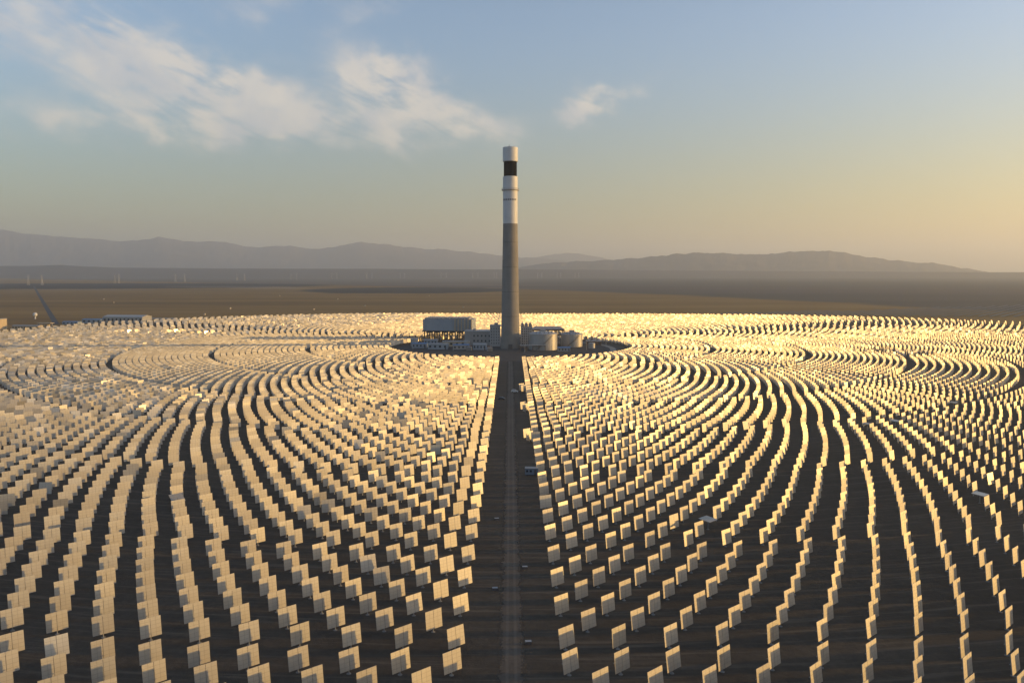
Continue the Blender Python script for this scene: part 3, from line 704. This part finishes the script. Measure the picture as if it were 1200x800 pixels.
g = gp(590, 468); car(g.x, g.y, 70, 'car_paint_dark', 'dark car parked left of the dirt track, nearer of two cars')
g = gp(605, 459.5); car(g.x, g.y, 80, 'car_paint_white', 'pale car parked right of the dirt track, farther of two cars')
g = gp(625, 556); C = empty('site_cabin', (g.x, g.y, 0), -4); tag(C, 'blue grey portable site cabin at the right edge of the corridor', 'cabin')
m = MB(); m.box(-2.5, 2.5, -1.2, 1.2, .25, 2.7); m.build('wall', 'container_blue', C)
m = MB(); m.box(-2.6, 2.6, -1.3, 1.3, 2.7, 2.85); m.build('roof', 'grey_cladding', C)
m = MB(); m.box(1.0, 1.8, -1.26, -1.1, .3, 2.3); m.build('door', 'dark_steel', C)
for x in (-1.7, -.3): m = MB(); m.box(x - .4, x + .4, -1.26, -1.1, 1.3, 2.1); m.build('window', 'window_glass', C)
for x in (-2.2, 2.2): m = MB(); m.box(x - .2, x + .2, -1.1, 1.1, 0, .25); m.build('skid', 'dark_steel', C)
for i, (px, py, lb) in enumerate(((582, 691, 'left of the track, nearest of the left-hand ones'), (617, 666, 'right of the track, farther of two'), (621, 754, 'right of the track near the bottom edge'), (584, 609, 'left of the track, farthest away'))):
    g = gp(px, py); C = empty('cable_box', (g.x, g.y, 0), 5); tag(C, 'small dark low cable box ' + lb, 'cable box', 'cable boxes in the corridor')
    m = MB(); m.box(-.6, .6, -.35, .35, 0, .6); m.build('housing', 'dark_steel', C)
    m = MB(); m.box(-.66, .66, -.41, .41, .6, .68); m.build('lid', 'galvanised', C)

# ------------------------------------------------------------------ buildings behind the left edge of the field
def at(x, y): g = gp(x, y); return g.x, g.y
x, y = at(-2, 386); C = empty('apartment_block', (x, y, 0), -12); tag(C, 'four storey sand coloured block cut by the left edge of the photo', 'building')
m = MB(); m.box(-17, 12, -6, 6, 0, 14); m.build('wall', 'cream_wall', C)
m = MB(); m.box(-17.4, 12.4, -6.4, 6.4, 14, 14.8); m.build('roof', 'grey_cladding', C)
windows(C, -16, 11, -6, 1, 13.5, 8, 4, .5, .5)
x, y = at(35, 386); C = shed(x, y, 38, 10, 5.2, -8, 'cream_wall', 'grey_cladding', 'long low sandy building, second from the left edge of the photo', 'building', .9, 9)
x, y = at(58, 384); C = empty('gatehouse', (x, y, 0), -8); tag(C, 'small gatehouse under a flat canopy beside the access road', 'gatehouse')
m = MB(); m.box(-2.5, 2.5, -2.5, 2.5, 0, 4.4); m.build('wall', 'cream_wall', C)
m = MB(); m.box(-13, 8, -4, 4, 6.2, 7.0); m.build('canopy', 'cream_wall', C)
for px_ in (-12.4, 7.4): m = MB(); m.box(px_ - .35, px_ + .35, -.35, .35, 0, 6.2); m.build('post', 'grey_cladding', C)
windows(C, -2, 2, -2.5, 1, 4, 2, 1, .6, .5)
x, y = at(152, 378); shed(x, y, 62, 26, 9.5, -6, 'tank_cladding', 'tank_cladding', 'large pale workshop with a long roof beyond the left field edge', 'workshop', 2.2, 10)
x, y = at(113, 378.5); shed(x, y, 30, 14, 6, -6, 'blue_cladding', 'blue_roof', 'blue roofed shed left of the large pale workshop')
x, y = at(87, 380); shed(x, y, 24, 10, 4.0, -6, 'blue_cladding', 'blue_roof', 'low dark blue shed right of the access road')
x, y = at(193, 375.5); shed(x, y, 44, 8, 3.2, -4, 'cream_wall', 'grey_cladding', 'long low wall-like shed right of the large pale workshop')
x, y = at(44, 373.5); C = empty('water_tower', (x, y, 0)); tag(C, 'white ball shaped water tank on a short leg left of the access road', 'water tank')
m = MB(); m.lathe([(3.4 * math.sin(math.pi * max(.03, min(.97, k / 16))), 7 - 3.4 * math.cos(math.pi * k / 16)) for k in range(17)], n=28); soft(m.build('tank', 'white_paint', C, smooth=True), 60)
m = MB(); m.lathe([(1.2, 0), (.8, 4)], n=12); m.build('leg', 'white_paint', C)

# ------------------------------------------------------------------ power line marching away to the right
def pylon(x, y, rz, label):
    C = empty('power_pylon', (x, y, 0), rz); tag(C, label, 'pylon', 'pylons of the twin power line across the desert')
    Ht, b, tp = 55, 5.2, 1.3; m = MB()
    L = lambda z: b + (tp - b) * min(1, z / 40)
    zs = [0, 9, 17, 24, 30, 35, 40, 47, 55]
    for sx in (-1, 1):
        for sy in (-1, 1):
            for z0, z1 in zip(zs, zs[1:]): m.bar((sx * L(z0), sy * L(z0), z0), (sx * L(z1), sy * L(z1), z1), .36)
    for z0, z1 in zip(zs, zs[1:]):
        for s_ in (-1, 1):
            m.bar((-L(z0), s_ * L(z0), z0), (L(z1), s_ * L(z1), z1), .3); m.bar((L(z0), s_ * L(z0), z0), (-L(z1), s_ * L(z1), z1), .3)
            m.bar((s_ * L(z0), -L(z0), z0), (s_ * L(z1), L(z1), z1), .3)
    m.build('lattice_mast', 'pylon_paint', C)
    for z in (40, 47, 54):
        m = MB(); w_ = 9 if z != 47 else 11
        m.bar((-w_, 0, z), (w_, 0, z), .5); m.bar((-w_, 0, z), (0, 0, z + 2.5), .35); m.bar((w_, 0, z), (0, 0, z + 2.5), .35); m.build('cross_arm', 'pylon_paint', C)
PY = [(36, 52, 334), (137, 142, 332), (208, 219, 330.5), (280, 289, 329), (343, 350, 328), (391, 397, 327), (432, 438, 326.5), (471, 476, 326), (519, 525, 325.5), (556, 562, 325), (581, 584, 324.5), (632, 637, 324), (655, 659, 323.7), (676, 680, 323.4)]
for i, (xa, xb, yb) in enumerate(PY):
    for k, xx in enumerate((xa, xb)):
        g = gp(xx, yb); g *= min(1.0, 8250 / g.y); pylon(g.x, g.y, 15, f"pale lattice pylon, {'left' if k == 0 else 'right'} one of the {ordn(i + 1)} pair from the left")

# ------------------------------------------------------------------ dark panel rows beyond the right of the field
base_p = gp(955, 371); dirv = Vector((math.sin(R(40)), math.cos(R(40)), 0)); perp = Vector((dirv.y, -dirv.x, 0))
k = 0
for i in range(-12, 60):
    o_ = Vector((560, 1335, 0)) + Vector((1, -0.10, 0)) * (i * 19.0)
    L0 = 20 + 6 * math.sin(i * 1.3); fr = min(1, (i + 12) / 42); L1 = (1480 + 560 * fr * fr * (3 - 2 * fr) + 25 * math.sin(i * .7) - 1335 + i * 1.9) / math.cos(R(40))
    # clip to outside of the mirror field
    t0 = L0
    while t0 < L1:
        q = o_ + dirv * t0; ph = math.degrees(math.atan2(q.x, q.y - TY))
        if math.hypot(q.x, q.y - TY) > np.interp(ph, [a[0] for a in OUT], [a[1] for a in OUT]) + 45: break
        t0 += 10
    if L1 - t0 < 60: continue
    q = o_ + dirv * t0; px, py, dep = cam_px(q.x, q.y, 0); q2 = o_ + dirv * L1; px2, _, _ = cam_px(q2.x, q2.y, 0)
    if px > 1230 and px2 > 1230: continue
    k += 1; C = empty('solar_panel_row', (q.x, q.y, 0)); C.rotation_euler = (0, 0, R(-40)); tag(C, f"long dark row of solar panels beyond the mirrors at right, {ordn(k)} from the left", 'solar panels', 'rows of dark solar panels beyond the mirror field')
    Ln = L1 - t0; m = MB(); y_ = 0
    while y_ < Ln - 12:
        m.add([(-1.9, y_, 2.5), (1.9, y_, 1.9), (1.9, y_ + 11.3, 1.9), (-1.9, y_ + 11.3, 2.5), (-1.9, y_, 2.58), (1.9, y_, 1.98), (1.9, y_ + 11.3, 1.98), (-1.9, y_ + 11.3, 2.58)], [(3, 2, 1, 0), (4, 5, 6, 7), (0, 1, 5, 4), (1, 2, 6, 5), (2, 3, 7, 6), (3, 0, 4, 7)]); y_ += 12
    m.build('panels', 'solar_glass', C)
    m = MB(); y_ = 2
    while y_ < Ln - 12: m.box(-.1, .1, y_ - .1, y_ + .1, 0, 2.0); y_ += 12
    m.build('posts', 'galvanised', C).name = 'post_line'

# small pale marker huts out on the plain
mk = [(430, 359, 'nearest the tower'), (398, 351, ''), (370, 363, ''), (272, 362, ''), (242, 369, ''), (124, 351, ''), (136, 355, ''), (330, 347, ''), (505, 347, ''), (545, 361, '')]
for i, (px, py, _) in enumerate(mk):
    g = gp(px, py); C = empty('marker_hut', (g.x, g.y, 0), 20 * i); tag(C, f"tiny pale hut alone on the brown plain, {ordn(sorted(q[0] for q in mk).index(px) + 1)} from the left", 'hut', 'tiny huts on the plain')
    m = MB(); m.box(-1.5, 1.5, -1.2, 1.2, 0, 2.4); m.build('wall', 'cream_wall', C)
    m = MB(); m.box(-1.7, 1.7, -1.4, 1.4, 2.4, 2.6); m.build('roof', 'white_paint', C)

# ------------------------------------------------------------------ haze
m = MB(); m.box(-45000, 45000, -45000, 45000, -30, 1330)
hm_ = bpy.data.materials.new('haze_air'); hm_.use_nodes = True; t = NT(hm_.node_tree); t.n.clear()
ho = t.new('ShaderNodeOutputMaterial'); pv = t.new('ShaderNodeVolumePrincipled')
pv.inputs['Color'].default_value = (0.79, 0.87, 0.93, 1); pv.inputs['Density'].default_value = 7.0e-5; pv.inputs['Anisotropy'].default_value = 0.4
t.l.new(pv.outputs[0], ho.inputs['Volume']); MATS['haze_air'] = hm_
tag(m.build('haze', 'haze_air'), 'thin bluish evening haze over the plain', 'haze', kind='stuff')
